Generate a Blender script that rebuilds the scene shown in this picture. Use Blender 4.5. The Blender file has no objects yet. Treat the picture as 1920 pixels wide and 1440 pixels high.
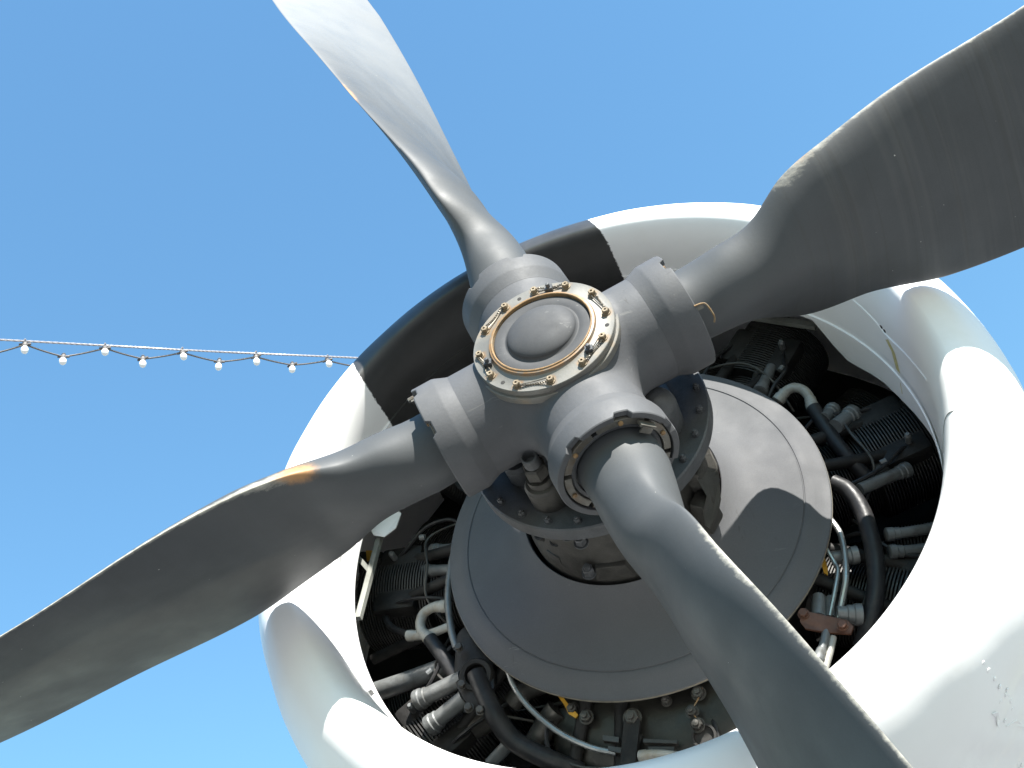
import bpy, bmesh, math, random
import numpy as np
from mathutils import Matrix, Vector
random.seed(7); rng = np.random.default_rng(7)
SC = bpy.context.scene
COL = SC.collection
R = math.radians

# ------------------------------------------------------------------ frame
# the engine frame: origin in the propeller hub, +y runs aft along the shaft.
# the aircraft is rolled RHO about the shaft relative to the camera's upright.
RHO = R(16.0)
HUB_Z = 3.0
RY = Matrix.Rotation(RHO, 4, 'Y')
ENG = Matrix.Translation((0, 0, HUB_Z)) @ RY

# ------------------------------------------------------------------ camera
FPX = 2164.9
CAM_E = Vector((0.41127, -1.37552, -1.40244))
YAW, PIT = 0.351243, 0.767188
CM = Matrix.Rotation(YAW, 4, 'Z') @ Matrix.Rotation(math.pi / 2 + PIT, 4, 'X')
cam_d = bpy.data.cameras.new('camera')
cam_d.sensor_fit = 'HORIZONTAL'; cam_d.sensor_width = 36.0
cam_d.lens = FPX / 1920 * 36.0
cam_d.clip_start = 0.05; cam_d.clip_end = 20000
cam = bpy.data.objects.new('camera', cam_d); COL.objects.link(cam)
cam.matrix_world = ENG @ Matrix.Translation(CAM_E) @ CM
SC.camera = cam
SC.render.resolution_x, SC.render.resolution_y = 1024, 768
CMW = cam.matrix_world.copy()

def at(px, py, Y):
    """point of the engine frame seen at a pixel of the photograph, on the plane y = Y"""
    d = CM.to_3x3() @ Vector(((px - 960) / FPX, -(py - 720) / FPX, -1.0))
    return CAM_E + d * ((Y - CAM_E.y) / d.y)

def far(px, py, dist):
    """world point seen at a pixel, dist metres away"""
    d = CMW.to_3x3() @ Vector(((px - 960) / FPX, -(py - 720) / FPX, -1.0))
    return CMW.translation + d * dist

# ------------------------------------------------------------------ light
SUN_E = Vector((0.45, -1.0, 1.0)).normalized()
SUN_W = (RY.to_3x3() @ SUN_E).normalized()
elev = math.asin(SUN_W.z)
az = math.atan2(SUN_W.x, SUN_W.y)            # from +y, clockwise seen from above
world = bpy.data.worlds.new('World'); SC.world = world
world.use_nodes = True
wn = world.node_tree
bg = wn.nodes['Background']
sky = wn.nodes.new('ShaderNodeTexSky')
sky.sky_type = 'NISHITA'; sky.sun_disc = False
sky.sun_elevation = elev; sky.sun_rotation = az
sky.altitude = 0; sky.air_density = 2.5; sky.dust_density = 0.0; sky.ozone_density = 10.0
tint = wn.nodes.new('ShaderNodeMix'); tint.data_type = 'RGBA'; tint.blend_type = 'MULTIPLY'; tint.inputs[0].default_value = 1.0
tint.inputs[7].default_value = (0.92, 1.03, 1.02, 1)      # the camera's cool white balance
wn.links.new(sky.outputs[0], tint.inputs[6]); wn.links.new(tint.outputs[2], bg.inputs[0])
bg.inputs[1].default_value = 0.084
sun_d = bpy.data.lights.new('sun', 'SUN'); sun_d.energy = 5.0; sun_d.angle = R(0.5)
sun_d.color = (1.0, 0.965, 0.90)
sun = bpy.data.objects.new('sun', sun_d); COL.objects.link(sun)
sun.rotation_euler = SUN_W.to_track_quat('Z', 'Y').to_euler()
sun.location = (0, 0, 30)
SC.view_settings.view_transform = 'Standard'; SC.view_settings.look = 'None'
SC.view_settings.exposure = 1.7; SC.view_settings.gamma = 1.0
SC.cycles.max_bounces = 8

# ------------------------------------------------------------------ materials
def mat(name, base, rough=0.5, metal=0.0, var=0.25, nscale=12.0, dirt=None, dirt_amt=0.0, dirt_scale=8.0,
        bump=0.15, bscale=60.0, spec=0.5, fine=0.0, stretch=(1, 1, 1)):
    m = bpy.data.materials.new(name); m.use_nodes = True
    nt = m.node_tree; N = nt.nodes; L = nt.links
    p = N['Principled BSDF']
    p.inputs['Metallic'].default_value = metal
    p.inputs['Specular IOR Level'].default_value = spec
    tc = N.new('ShaderNodeTexCoord')
    mp = N.new('ShaderNodeMapping'); mp.inputs['Scale'].default_value = stretch
    L.new(tc.outputs['Object'], mp.inputs[0])
    n1 = N.new('ShaderNodeTexNoise'); n1.inputs['Scale'].default_value = nscale; n1.inputs['Detail'].default_value = 8; n1.inputs['Roughness'].default_value = 0.65
    L.new(mp.outputs[0], n1.inputs[0])
    mr = N.new('ShaderNodeMapRange'); mr.inputs[1].default_value = 0.25; mr.inputs[2].default_value = 0.75
    mr.inputs[3].default_value = 1 - var; mr.inputs[4].default_value = 1 + var
    L.new(n1.outputs[0], mr.inputs[0])
    mul = N.new('ShaderNodeVectorMath'); mul.operation = 'SCALE'; mul.inputs[0].default_value = base[:3]
    L.new(mr.outputs[0], mul.inputs['Scale'])
    out = mul.outputs[0]
    if fine:
        n4 = N.new('ShaderNodeTexNoise'); n4.inputs['Scale'].default_value = 420; n4.inputs['Detail'].default_value = 3
        L.new(tc.outputs['Object'], n4.inputs[0])
        m4 = N.new('ShaderNodeMapRange'); m4.inputs[1].default_value = 0.3; m4.inputs[2].default_value = 0.7
        m4.inputs[3].default_value = 1 - fine; m4.inputs[4].default_value = 1 + fine
        L.new(n4.outputs[0], m4.inputs[0])
        mu4 = N.new('ShaderNodeVectorMath'); mu4.operation = 'SCALE'
        L.new(out, mu4.inputs[0]); L.new(m4.outputs[0], mu4.inputs['Scale'])
        out = mu4.outputs[0]
    if dirt:
        n2 = N.new('ShaderNodeTexNoise'); n2.inputs['Scale'].default_value = dirt_scale; n2.inputs['Detail'].default_value = 10; n2.inputs['Roughness'].default_value = 0.7
        n2.inputs['Distortion'].default_value = 0.4
        L.new(mp.outputs[0], n2.inputs[0])
        r2 = N.new('ShaderNodeMapRange'); r2.inputs[1].default_value = 0.52; r2.inputs[2].default_value = 0.72; r2.inputs[3].default_value = 0; r2.inputs[4].default_value = dirt_amt
        L.new(n2.outputs[0], r2.inputs[0])
        mx = N.new('ShaderNodeMix'); mx.data_type = 'RGBA'
        L.new(r2.outputs[0], mx.inputs[0]); L.new(out, mx.inputs[6]); mx.inputs[7].default_value = (*dirt[:3], 1)
        out = mx.outputs[2]
    L.new(out, p.inputs['Base Color'])
    rr = N.new('ShaderNodeMapRange'); rr.inputs[1].default_value = 0.3; rr.inputs[2].default_value = 0.7
    rr.inputs[3].default_value = max(0.05, rough - 0.1); rr.inputs[4].default_value = min(1, rough + 0.1)
    n3 = N.new('ShaderNodeTexNoise'); n3.inputs['Scale'].default_value = nscale * 2.3; n3.inputs['Detail'].default_value = 6
    L.new(mp.outputs[0], n3.inputs[0]); L.new(n3.outputs[0], rr.inputs[0]); L.new(rr.outputs[0], p.inputs['Roughness'])
    if bump:
        nb = N.new('ShaderNodeTexNoise'); nb.inputs['Scale'].default_value = bscale; nb.inputs['Detail'].default_value = 8
        L.new(tc.outputs['Object'], nb.inputs[0])
        b = N.new('ShaderNodeBump'); b.inputs['Strength'].default_value = bump; b.inputs['Distance'].default_value = 0.002
        L.new(nb.outputs[0], b.inputs['Height']); L.new(b.outputs[0], p.inputs['Normal'])
    m['col_out'] = out.node.name
    return m

def nodes(m): return m.node_tree.nodes, m.node_tree.links, m.node_tree.nodes['Principled BSDF']

def mix_in(m, fac_socket, colour):
    """lay a colour over the material's base colour where fac is 1"""
    N, L, p = nodes(m)
    src = p.inputs['Base Color'].links[0].from_socket
    mx = N.new('ShaderNodeMix'); mx.data_type = 'RGBA'
    L.new(fac_socket, mx.inputs[0]); L.new(src, mx.inputs[6]); mx.inputs[7].default_value = (*colour, 1)
    L.new(mx.outputs[2], p.inputs['Base Color'])
    return mx

def attr(m, name):
    n = m.node_tree.nodes.new('ShaderNodeAttribute'); n.attribute_name = name
    return n.outputs['Fac']

def noise(m, scale, detail=8, rough=0.65, stretch=None, dist=0.0, coord='Object'):
    N, L, p = nodes(m)
    tc = N.new('ShaderNodeTexCoord'); src = tc.outputs['Object']
    if coord == 'World':
        src = N.new('ShaderNodeNewGeometry').outputs['Position']
    if stretch:
        mp = N.new('ShaderNodeMapping'); mp.inputs['Scale'].default_value = stretch; L.new(src, mp.inputs[0]); src = mp.outputs[0]
    n = N.new('ShaderNodeTexNoise'); n.inputs['Scale'].default_value = scale; n.inputs['Detail'].default_value = detail
    n.inputs['Roughness'].default_value = rough; n.inputs['Distortion'].default_value = dist
    L.new(src, n.inputs[0]); return n.outputs[0]

def rng_node(m, sock, a, b, c=0.0, d=1.0, smooth=False):
    N, L, p = nodes(m)
    r = N.new('ShaderNodeMapRange'); r.inputs[1].default_value = a; r.inputs[2].default_value = b; r.inputs[3].default_value = c; r.inputs[4].default_value = d
    if smooth: r.interpolation_type = 'SMOOTHSTEP'
    L.new(sock, r.inputs[0]); return r.outputs[0]

def mth(m, op, a, b=None):
    N, L, p = nodes(m)
    n = N.new('ShaderNodeMath'); n.operation = op
    for i, v in enumerate((a, b)):
        if v is None: continue
        if isinstance(v, (int, float)): n.inputs[i].default_value = v
        else: L.new(v, n.inputs[i])
    return n.outputs[0]

GREY = (0.0655, 0.067, 0.0715)
M = {}
M['hub'] = mat('hub_grey_paint', GREY, 0.62, var=0.14, nscale=9, dirt=(0.125, 0.125, 0.12), dirt_amt=0.2, dirt_scale=7, bump=0.12, bscale=180, fine=0.05, spec=0.28)
M['collar'] = mat('collar_grey_paint', (0.0692, 0.0705, 0.0744), 0.62, var=0.14, nscale=10, dirt=(0.1182, 0.1137, 0.1051), dirt_amt=0.25, dirt_scale=9, bump=0.12, bscale=180, fine=0.05, spec=0.28)
M['blade'] = mat('blade_grey_paint', (0.0536, 0.0570, 0.0599), 0.58, var=0.13, nscale=5, dirt=(0.0898, 0.0898, 0.0857), dirt_amt=0.08, dirt_scale=4, bump=0.06, bscale=140, fine=0.04, spec=0.3)
M['ring'] = mat('retainer_metal', (0.1000, 0.0950, 0.0825), 0.5, metal=0.35, var=0.3, nscale=30, dirt=(0.1000, 0.0500, 0.0150), dirt_amt=0.6, dirt_scale=18, bump=0.2, bscale=200)
M['flange'] = mat('flange_grey', (0.128, 0.122, 0.108), 0.48, metal=0.15, var=0.16, nscale=14, dirt=(0.2604, 0.1612, 0.0620), dirt_amt=0.4, dirt_scale=16, bump=0.08, bscale=200, fine=0.05)
def flange_stains():
    m = M['flange']; N, L, p = nodes(m)
    tc = N.new('ShaderNodeTexCoord'); sx = N.new('ShaderNodeSeparateXYZ'); L.new(tc.outputs['Object'], sx.inputs[0])
    th = mth(m, 'ARCTAN2', sx.outputs[2], sx.outputs[0])
    rad = mth(m, 'SQRT', mth(m, 'ADD', mth(m, 'MULTIPLY', sx.outputs[0], sx.outputs[0]), mth(m, 'MULTIPLY', sx.outputs[2], sx.outputs[2])))
    c = mth(m, 'COSINE', mth(m, 'MULTIPLY', mth(m, 'SUBTRACT', th, R(6.3)), 12.0))
    band = rng_node(m, mth(m, 'ABSOLUTE', mth(m, 'SUBTRACT', rad, 0.112)), 0.013, 0.005)
    blob = mth(m, 'MULTIPLY', rng_node(m, c, 0.35, 0.95, 0, 1, True), band)
    edge = rng_node(m, mth(m, 'ABSOLUTE', mth(m, 'SUBTRACT', rad, 0.0915)), 0.006, 0.001)
    w = mth(m, 'MULTIPLY', mth(m, 'MAXIMUM', blob, edge), rng_node(m, noise(m, 55, 8, 0.7), 0.34, 0.56))
    mix_in(m, mth(m, 'MULTIPLY', w, 0.95), (0.20, 0.105, 0.035))
M['cap'] = mat('cap_grey_paint', (0.0484, 0.0493, 0.0517), 0.66, var=0.12, nscale=14, dirt=(0.0830, 0.0803, 0.0747), dirt_amt=0.3, dirt_scale=14, bump=0.05, bscale=160, fine=0.05, spec=0.22)
M['rust'] = mat('rusty_edge', (0.19, 0.115, 0.05), 0.75, var=0.5, nscale=40, dirt=(0.2100, 0.1960, 0.1540), dirt_amt=0.8, dirt_scale=30, bump=0.4, bscale=250)
M['rimmetal'] = mat('worn_rim_metal', (0.17, 0.155, 0.12), 0.6, var=0.4, nscale=30, dirt=(0.26, 0.13, 0.05), dirt_amt=0.8, dirt_scale=6, bump=0.3, bscale=200)
M['bolt'] = mat('stained_bolt', (0.175, 0.135, 0.085), 0.55, metal=0.3, var=0.45, nscale=90, dirt=(0.2700, 0.2400, 0.1800), dirt_amt=0.7, dirt_scale=60, bump=0.3, bscale=300)
M['dark'] = mat('dark_void', (0.012, 0.011, 0.010), 0.8, bump=0)
M['wire'] = mat('lock_wire_steel', (0.1120, 0.0980, 0.0770), 0.45, metal=0.6, var=0.4, nscale=200, bump=0)
M['dish'] = mat('dish_grey_paint', (0.0723, 0.0737, 0.0775), 0.68, var=0.07, nscale=6, dirt=(0.0964, 0.0944, 0.0843), dirt_amt=0.12, dirt_scale=6, bump=0.08, bscale=150, fine=0.06, spec=0.22)
M['case'] = mat('weathered_cast_metal', (0.0612, 0.0581, 0.0520), 0.48, metal=0.45, var=0.35, nscale=14, dirt=(0.0144, 0.0130, 0.0115), dirt_amt=0.8, dirt_scale=11, bump=0.35, bscale=140, fine=0.1, spec=0.4)
M['gov'] = mat('grimy_dark_metal', (0.064, 0.0665, 0.07), 0.5, metal=0.2, var=0.35, nscale=16, dirt=(0.0630, 0.0595, 0.0525), dirt_amt=0.5, dirt_scale=14, bump=0.3, bscale=150, fine=0.1, spec=0.35)
M['engine'] = mat('sooty_engine_metal', (0.012, 0.0115, 0.011), 0.62, metal=0.1, var=0.5, nscale=14, dirt=(0.040, 0.037, 0.031), dirt_amt=0.5, dirt_scale=12, bump=0.5, bscale=90, fine=0.15, spec=0.3)
M['fin'] = mat('cylinder_fin_metal', (0.034, 0.0335, 0.0315), 0.5, metal=0.4, var=0.4, nscale=12, dirt=(0.0165, 0.0154, 0.0138), dirt_amt=0.8, dirt_scale=9, bump=0)
M['tube'] = mat('pale_tube_paint', (0.1224, 0.1285, 0.1285), 0.42, metal=0.2, var=0.25, nscale=30, dirt=(0.0500, 0.0450, 0.0350), dirt_amt=0.7, dirt_scale=22, bump=0.12, bscale=160)
M['elbow'] = mat('cream_pipe_paint', (0.2496, 0.2448, 0.2208), 0.45, var=0.2, nscale=30, dirt=(0.1680, 0.1140, 0.0540), dirt_amt=0.75, dirt_scale=24, bump=0.15, bscale=160)
M['hose'] = mat('black_rubber_hose', (0.0146, 0.0146, 0.0157), 0.45, var=0.3, nscale=25, dirt=(0.0490, 0.0455, 0.0420), dirt_amt=0.5, dirt_scale=20, bump=0.2, bscale=160, spec=0.25)
M['steel'] = mat('bright_steel_line', (0.2520, 0.2580, 0.2520), 0.34, metal=0.7, var=0.2, nscale=30, bump=0)
M['yellow'] = mat('yellow_tag_paint', (0.4960, 0.2640, 0.0240), 0.5, var=0.25, nscale=40, dirt=(0.2000, 0.1120, 0.0240), dirt_amt=0.5, bump=0.1)
M['copper'] = mat('rust_brown_bracket', (0.09, 0.04, 0.024), 0.6, metal=0.2, var=0.4, nscale=40, dirt=(0.0560, 0.0315, 0.0210), dirt_amt=0.6, bump=0.3, bscale=180)
M['redbolt'] = mat('red_brown_bolt', (0.2080, 0.0720, 0.0480), 0.5, var=0.3, nscale=80, bump=0.2)
M['frame'] = mat('primer_bracket', (0.2, 0.205, 0.185), 0.55, var=0.25, nscale=20, dirt=(0.0660, 0.0605, 0.0495), dirt_amt=0.6, bump=0.1)
M['sump'] = mat('oily_sump_metal', (0.0182, 0.0173, 0.0140), 0.42, metal=0.3, var=0.4, nscale=9, dirt=(0.0105, 0.0096, 0.0078), dirt_amt=0.85, dirt_scale=8, bump=0.4, bscale=80, fine=0.12)

flange_stains()
# blades: rust and bare metal at the edges, rain streaks, painted sun glare and edge light
def blade_material():
    m = M['blade']
    N, L, p = nodes(m)
    # rain streaks run down the world's z
    s = noise(m, 1.0, 4, 0.55, (38, 0.9, 0.9), 0.15, 'World')
    f = mth(m, 'MULTIPLY', rng_node(m, s, 0.47, 0.66, 0, 1, True), mth(m, 'MULTIPLY', attr(m, 'streak'), 0.15))
    mix_in(m, f, (0.125, 0.123, 0.113))
    s2 = noise(m, 1.0, 3, 0.5, (85, 1.2, 1.2), 0.25, 'World')
    f = mth(m, 'MULTIPLY', rng_node(m, s2, 0.57, 0.64, 0, 1, True), mth(m, 'MULTIPLY', attr(m, 'streak'), 0.28))
    mix_in(m, f, (0.045, 0.044, 0.040))
    # sun glare painted pale towards the tip, with ragged worn patches
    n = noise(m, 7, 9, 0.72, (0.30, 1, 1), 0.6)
    w = mth(m, 'ADD', attr(m, 'glare_wear'), mth(m, 'MULTIPLY', mth(m, 'SUBTRACT', n, 0.5), 0.34))
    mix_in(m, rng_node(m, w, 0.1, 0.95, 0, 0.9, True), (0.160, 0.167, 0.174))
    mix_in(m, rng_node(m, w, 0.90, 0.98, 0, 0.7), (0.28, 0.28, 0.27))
    # settled dust below a tide line
    mix_in(m, mth(m, 'MULTIPLY', attr(m, 'dust'), rng_node(m, noise(m, 9, 7, 0.6), 0.3, 0.7, 0.35, 0.85)), (0.098, 0.096, 0.090))
    # leading edge: worn, chipped paint plus sunlit brightness painted in
    n = noise(m, 60, 10, 0.75, (0.5, 1, 1), 0.3)
    w = mth(m, 'ADD', mth(m, 'MULTIPLY', attr(m, 'edge'), 0.60), mth(m, 'MULTIPLY', n, 0.75))
    mix_in(m, rng_node(m, w, 0.74, 1.0), (0.34, 0.325, 0.28))
    # sparse pin-head chips
    n = noise(m, 130, 2, 0.5)
    mix_in(m, rng_node(m, n, 0.785, 0.80), (0.4, 0.39, 0.36))
    # rust bloom
    n = noise(m, 34, 10, 0.7)
    w = mth(m, 'ADD', mth(m, 'MULTIPLY', attr(m, 'rust'), 0.75), mth(m, 'MULTIPLY', n, 0.6))
    mix_in(m, rng_node(m, w, 0.62, 1.0, 0, 0.9, True), (0.36, 0.19, 0.08))
blade_material()
def scratches(m, colour, amt=0.5, stretch=(6, 120, 30), thr=0.66):
    n = noise(m, 1.0, 4, 0.6, stretch, 1.2); n2 = noise(m, 5, 4, 0.6)
    f = mth(m, 'MULTIPLY', rng_node(m, n, thr, thr + 0.03), rng_node(m, n2, 0.5, 0.65, 0, amt))
    mix_in(m, f, colour)
for k_, st_ in (('hub', (9, 150, 40)), ('collar', (30, 160, 12)), ('dish', (14, 60, 130)), ('cap', (40, 90, 160))):
    scratches(M[k_], (0.17, 0.168, 0.158), 0.55, st_)
    scratches(M[k_], (0.035, 0.034, 0.032), 0.5, tuple(v * 0.8 for v in st_[::-1]), 0.68)

# cowling: white paint with the black anti-glare stripe (a painted band of constant width over the top)
def cowl_material():
    m = mat('cowling_paint', (0.82, 0.82, 0.815), 0.38, var=0.03, nscale=4, dirt=(0.60, 0.57, 0.48), dirt_amt=0.18, dirt_scale=5, bump=0.35, bscale=9)
    N, L, p = nodes(m)
    tc = N.new('ShaderNodeTexCoord'); sx = N.new('ShaderNodeSeparateXYZ'); L.new(tc.outputs['Object'], sx.inputs[0])
    a = R(116.0); ca, sa = math.cos(a), math.sin(a)
    along = mth(m, 'ADD', mth(m, 'MULTIPLY', sx.outputs[0], ca), mth(m, 'MULTIPLY', sx.outputs[2], sa))
    perp = mth(m, 'ABSOLUTE', mth(m, 'ADD', mth(m, 'MULTIPLY', sx.outputs[0], -sa), mth(m, 'MULTIPLY', sx.outputs[2], ca)))
    rag = mth(m, 'MULTIPLY', mth(m, 'SUBTRACT', noise(m, 130, 4, 0.7), 0.5), 0.010)
    rag2 = mth(m, 'MULTIPLY', mth(m, 'SUBTRACT', noise(m, 14, 2, 0.5), 0.5), 0.008)
    d = mth(m, 'ADD', mth(m, 'ADD', perp, rag), rag2)
    f = mth(m, 'MULTIPLY', rng_node(m, d, 0.3105, 0.3085), rng_node(m, along, 0, 0.01))
    nn = rng_node(m, noise(m, 6, 9, 0.7), 0.3, 0.7, 0.022, 0.040)
    mx = mix_in(m, f, (0.03, 0.031, 0.033))
    cb = N.new('ShaderNodeCombineColor'); [L.new(nn, cb.inputs[i]) for i in range(3)]
    L.new(cb.outputs[0], mx.inputs[7])
    return m
M['cowl'] = cowl_material()

def ground_material():
    m = mat('tarmac_apron', (0.186, 0.184, 0.180), 0.85, var=0.10, nscale=0.6, dirt=(0.13, 0.127, 0.12), dirt_amt=0.5, dirt_scale=0.25, bump=0.2, bscale=20)
    return m
M['ground'] = ground_material()

# ------------------------------------------------------------------ builders
def link(o, parent=None):
    COL.objects.link(o)
    if parent is not None: o.parent = parent
    return o

def mesh_obj(name, verts, faces, m, parent=None, smooth=True, sharp=35, attrs=None):
    me = bpy.data.meshes.new(name)
    me.from_pydata([tuple(v) for v in verts], [], [tuple(int(i) for i in f) for f in faces])
    me.update()
    bm = bmesh.new(); bm.from_mesh(me); bmesh.ops.recalc_face_normals(bm, faces=bm.faces); bm.to_mesh(me); bm.free()
    if smooth:
        me.shade_smooth()
        if sharp: me.set_sharp_from_angle(angle=R(sharp))
    if attrs:
        for k, v in attrs.items():
            a = me.attributes.new(k, 'FLOAT', 'POINT'); a.data.foreach_set('value', np.asarray(v, dtype=np.float32))
    me.materials.append(m)
    return link(bpy.data.objects.new(name, me), parent)

def thing(name, label, cat, group=None, matrix=None):
    o = bpy.data.objects.new(name, None); COL.objects.link(o)
    o.empty_display_size = 0.1
    o['label'] = label; o['category'] = cat
    if group: o['group'] = group
    if matrix is not None: o.matrix_world = matrix
    return o

def frame_from_axis(axis):
    w = Vector(axis).normalized()
    u = w.orthogonal().normalized(); v = w.cross(u)
    return u, v, w

def lathe(profile, seg=48, origin=(0, 0, 0), axis=(0, 1, 0), closed=False, a0=0.0, a1=2 * math.pi, up=None):
    """profile: list of (radius, height along axis)"""
    u, v, w = frame_from_axis(axis)
    if up is not None:
        u = (Vector(up) - w * w.dot(Vector(up))).normalized(); v = w.cross(u)
    o = Vector(origin); full = abs(a1 - a0 - 2 * math.pi) < 1e-6
    n = seg if full else seg + 1
    V = []; F = []
    for r, h in profile:
        for k in range(n):
            a = a0 + (a1 - a0) * k / seg
            V.append(o + w * h + (u * math.cos(a) + v * math.sin(a)) * r)
    P = len(profile)
    for i in range(P if closed else P - 1):
        j = (i + 1) % P
        for k in range(seg):
            k2 = (k + 1) % n if full else k + 1
            F.append((i * n + k, i * n + k2, j * n + k2, j * n + k))
    if full and not closed:
        if profile[0][0] > 1e-6: F.append(tuple(range(n)))
        if profile[-1][0] > 1e-6: F.append(tuple((P - 1) * n + k for k in range(n)))
    return V, F

def join(*vf):
    V = []; F = []
    for v, f in vf:
        b = len(V); V += list(v); F += [tuple(i + b for i in g) for g in f]
    return V, F

def catmull(pts, sub=8):
    P = [Vector(p) for p in pts]
    if len(P) < 3: return P
    P = [P[0] * 2 - P[1]] + P + [P[-1] * 2 - P[-2]]
    out = []
    for i in range(1, len(P) - 2):
        for k in range(sub):
            t = k / sub
            out.append(0.5 * ((2 * P[i]) + (P[i + 1] - P[i - 1]) * t + (2 * P[i - 1] - 5 * P[i] + 4 * P[i + 1] - P[i + 2]) * t * t
                              + (3 * P[i] - P[i - 1] - 3 * P[i + 1] + P[i + 2]) * t ** 3))
    out.append(P[-2])
    return out

def tube(pts, rad, seg=12, sub=8, caps=True):
    """swept tube through the points; rad is a number or one per swept point"""
    P = catmull(pts, sub); n = len(P)
    rads = rad if isinstance(rad, (list, tuple)) else [rad] * n
    if len(rads) != n: rads = list(np.interp(np.linspace(0, 1, n), np.linspace(0, 1, len(rads)), rads))
    V = []; F = []
    T = [(P[min(i + 1, n - 1)] - P[max(i - 1, 0)]).normalized() for i in range(n)]
    u = T[0].orthogonal().normalized()
    for i in range(n):
        u = (u - T[i] * u.dot(T[i])).normalized(); v = T[i].cross(u)
        for k in range(seg):
            a = 2 * math.pi * k / seg
            V.append(P[i] + (u * math.cos(a) + v * math.sin(a)) * rads[i])
    for i in range(n - 1):
        for k in range(seg):
            k2 = (k + 1) % seg
            F.append((i * seg + k, i * seg + k2, (i + 1) * seg + k2, (i + 1) * seg + k))
    if caps:
        F.append(tuple(range(seg))); F.append(tuple((n - 1) * seg + k for k in range(seg)))
    return V, F

def box(cx, ax, ay, az, sx, sy, sz):
    c = Vector(cx); V = []
    for i in (-1, 1):
        for j in (-1, 1):
            for k in (-1, 1):
                V.append(c + Vector(ax) * (i * sx / 2) + Vector(ay) * (j * sy / 2) + Vector(az) * (k * sz / 2))
    F = [(0, 1, 3, 2), (4, 6, 7, 5), (0, 4, 5, 1), (2, 3, 7, 6), (0, 2, 6, 4), (1, 5, 7, 3)]
    return V, F

def hull(points, name, m, parent, bevel=0.003, smooth=True):
    bm = bmesh.new()
    vs = [bm.verts.new(tuple(p)) for p in points]
    bmesh.ops.convex_hull(bm, input=vs)
    bmesh.ops.dissolve_limit(bm, angle_limit=R(2), verts=bm.verts, edges=bm.edges)
    if bevel: bmesh.ops.bevel(bm, geom=list(bm.edges), offset=bevel, segments=2, affect='EDGES', profile=0.6)
    me = bpy.data.meshes.new(name); bm.to_mesh(me); bm.free()
    me.shade_smooth(); me.set_sharp_from_angle(angle=R(40)); me.materials.append(m)
    return link(bpy.data.objects.new(name, me), parent)

def prism(pts, thick, d=(0, 1, 0)):
    """flat polygon with thickness along d"""
    d = Vector(d).normalized() * thick; n = len(pts)
    V = [Vector(p) for p in pts] + [Vector(p) + d for p in pts]
    F = [tuple(range(n)), tuple(range(n, 2 * n))] + [(i, (i + 1) % n, n + (i + 1) % n, n + i) for i in range(n)]
    return V, F

def hexbolt(origin, axis, r, h, washer=True, hole=True, phase=0.0):
    u, v, w = frame_from_axis(axis); o = Vector(origin); parts = []
    if washer: parts.append(lathe([(r * 1.25, 0.0), (r * 1.25, h * 0.18), (r * 1.0, h * 0.18)], 20, o, axis))
    V = []; F = []
    rings = [(1.0, h * 0.18), (1.0, h * 0.88), (0.86, h)]
    if hole: rings += [(0.36, h), (0.34, h * 0.55)]
    else: rings += [(0.5, h * 1.01)]
    for q, hh in rings:
        for k in range(6 if q > 0.4 or not hole else 6):
            a = phase + math.pi / 3 * k
            V.append(o + w * hh + (u * math.cos(a) + v * math.sin(a)) * r * q)
    for i in range(len(rings) - 1):
        for k in range(6):
            k2 = (k + 1) % 6
            F.append((i * 6 + k, i * 6 + k2, (i + 1) * 6 + k2, (i + 1) * 6 + k))
    F.append(tuple((len(rings) - 1) * 6 + k for k in range(6)))
    parts.append((V, F))
    return join(*parts)

def pol(r, deg, y):
    a = R(deg); return Vector((r * math.cos(a), y, r * math.sin(a)))

def surface_nets(Fv, org, h):
    nx, ny, nz = Fv.shape
    ins = Fv < 0
    c = np.zeros((nx - 1, ny - 1, nz - 1), int)
    for i in (0, 1):
        for j in (0, 1):
            for k in (0, 1):
                c += ins[i:nx - 1 + i, j:ny - 1 + j, k:nz - 1 + k]
    act = (c > 0) & (c < 8)
    idx = -np.ones(act.shape, int); cells = np.argwhere(act); idx[act] = np.arange(len(cells))
    acc = np.zeros((len(cells), 3)); cnt = np.zeros(len(cells))
    corners = [(i, j, k) for i in (0, 1) for j in (0, 1) for k in (0, 1)]
    for a in corners:
        for ax in range(3):
            if a[ax] == 1: continue
            b = list(a); b[ax] = 1
            fa = Fv[cells[:, 0] + a[0], cells[:, 1] + a[1], cells[:, 2] + a[2]]
            fb = Fv[cells[:, 0] + b[0], cells[:, 1] + b[1], cells[:, 2] + b[2]]
            mk = (fa < 0) != (fb < 0)
            t = np.where(mk, fa / np.where(mk, fa - fb, 1), 0)
            pt = np.array(a, float)[None].repeat(len(cells), 0); pt[:, ax] += t
            acc[mk] += pt[mk]; cnt[mk] += 1
    V = (cells + acc / cnt[:, None]) * h + np.array(org)
    F = []
    for ax in range(3):
        s0 = [slice(1, -1)] * 3; s0[ax] = slice(0, -1); s1 = list(s0); s1[ax] = slice(1, None)
        e = np.argwhere(ins[tuple(s0)] != ins[tuple(s1)])
        off = np.array([1, 1, 1]); off[ax] = 0; e = e + off
        o1, o2 = [q for q in range(3) if q != ax]
        d1 = np.zeros(3, int); d1[o1] = 1; d2 = np.zeros(3, int); d2[o2] = 1
        q = np.stack([idx[tuple((e - d1 - d2).T)], idx[tuple((e - d2).T)], idx[tuple(e.T)], idx[tuple((e - d1).T)]], 1)
        F += q.tolist()
    return V, F

# ------------------------------------------------------------------ ground
gv = [(-3000, -3000, 0), (3000, -3000, 0), (3000, 3000, 0), (-3000, 3000, 0)]
g = mesh_obj('ground', gv, [(0, 1, 2, 3)], M['ground'], smooth=False)
g['kind'] = 'structure'; g['label'] = 'grey tarmac apron under the aircraft'

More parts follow.
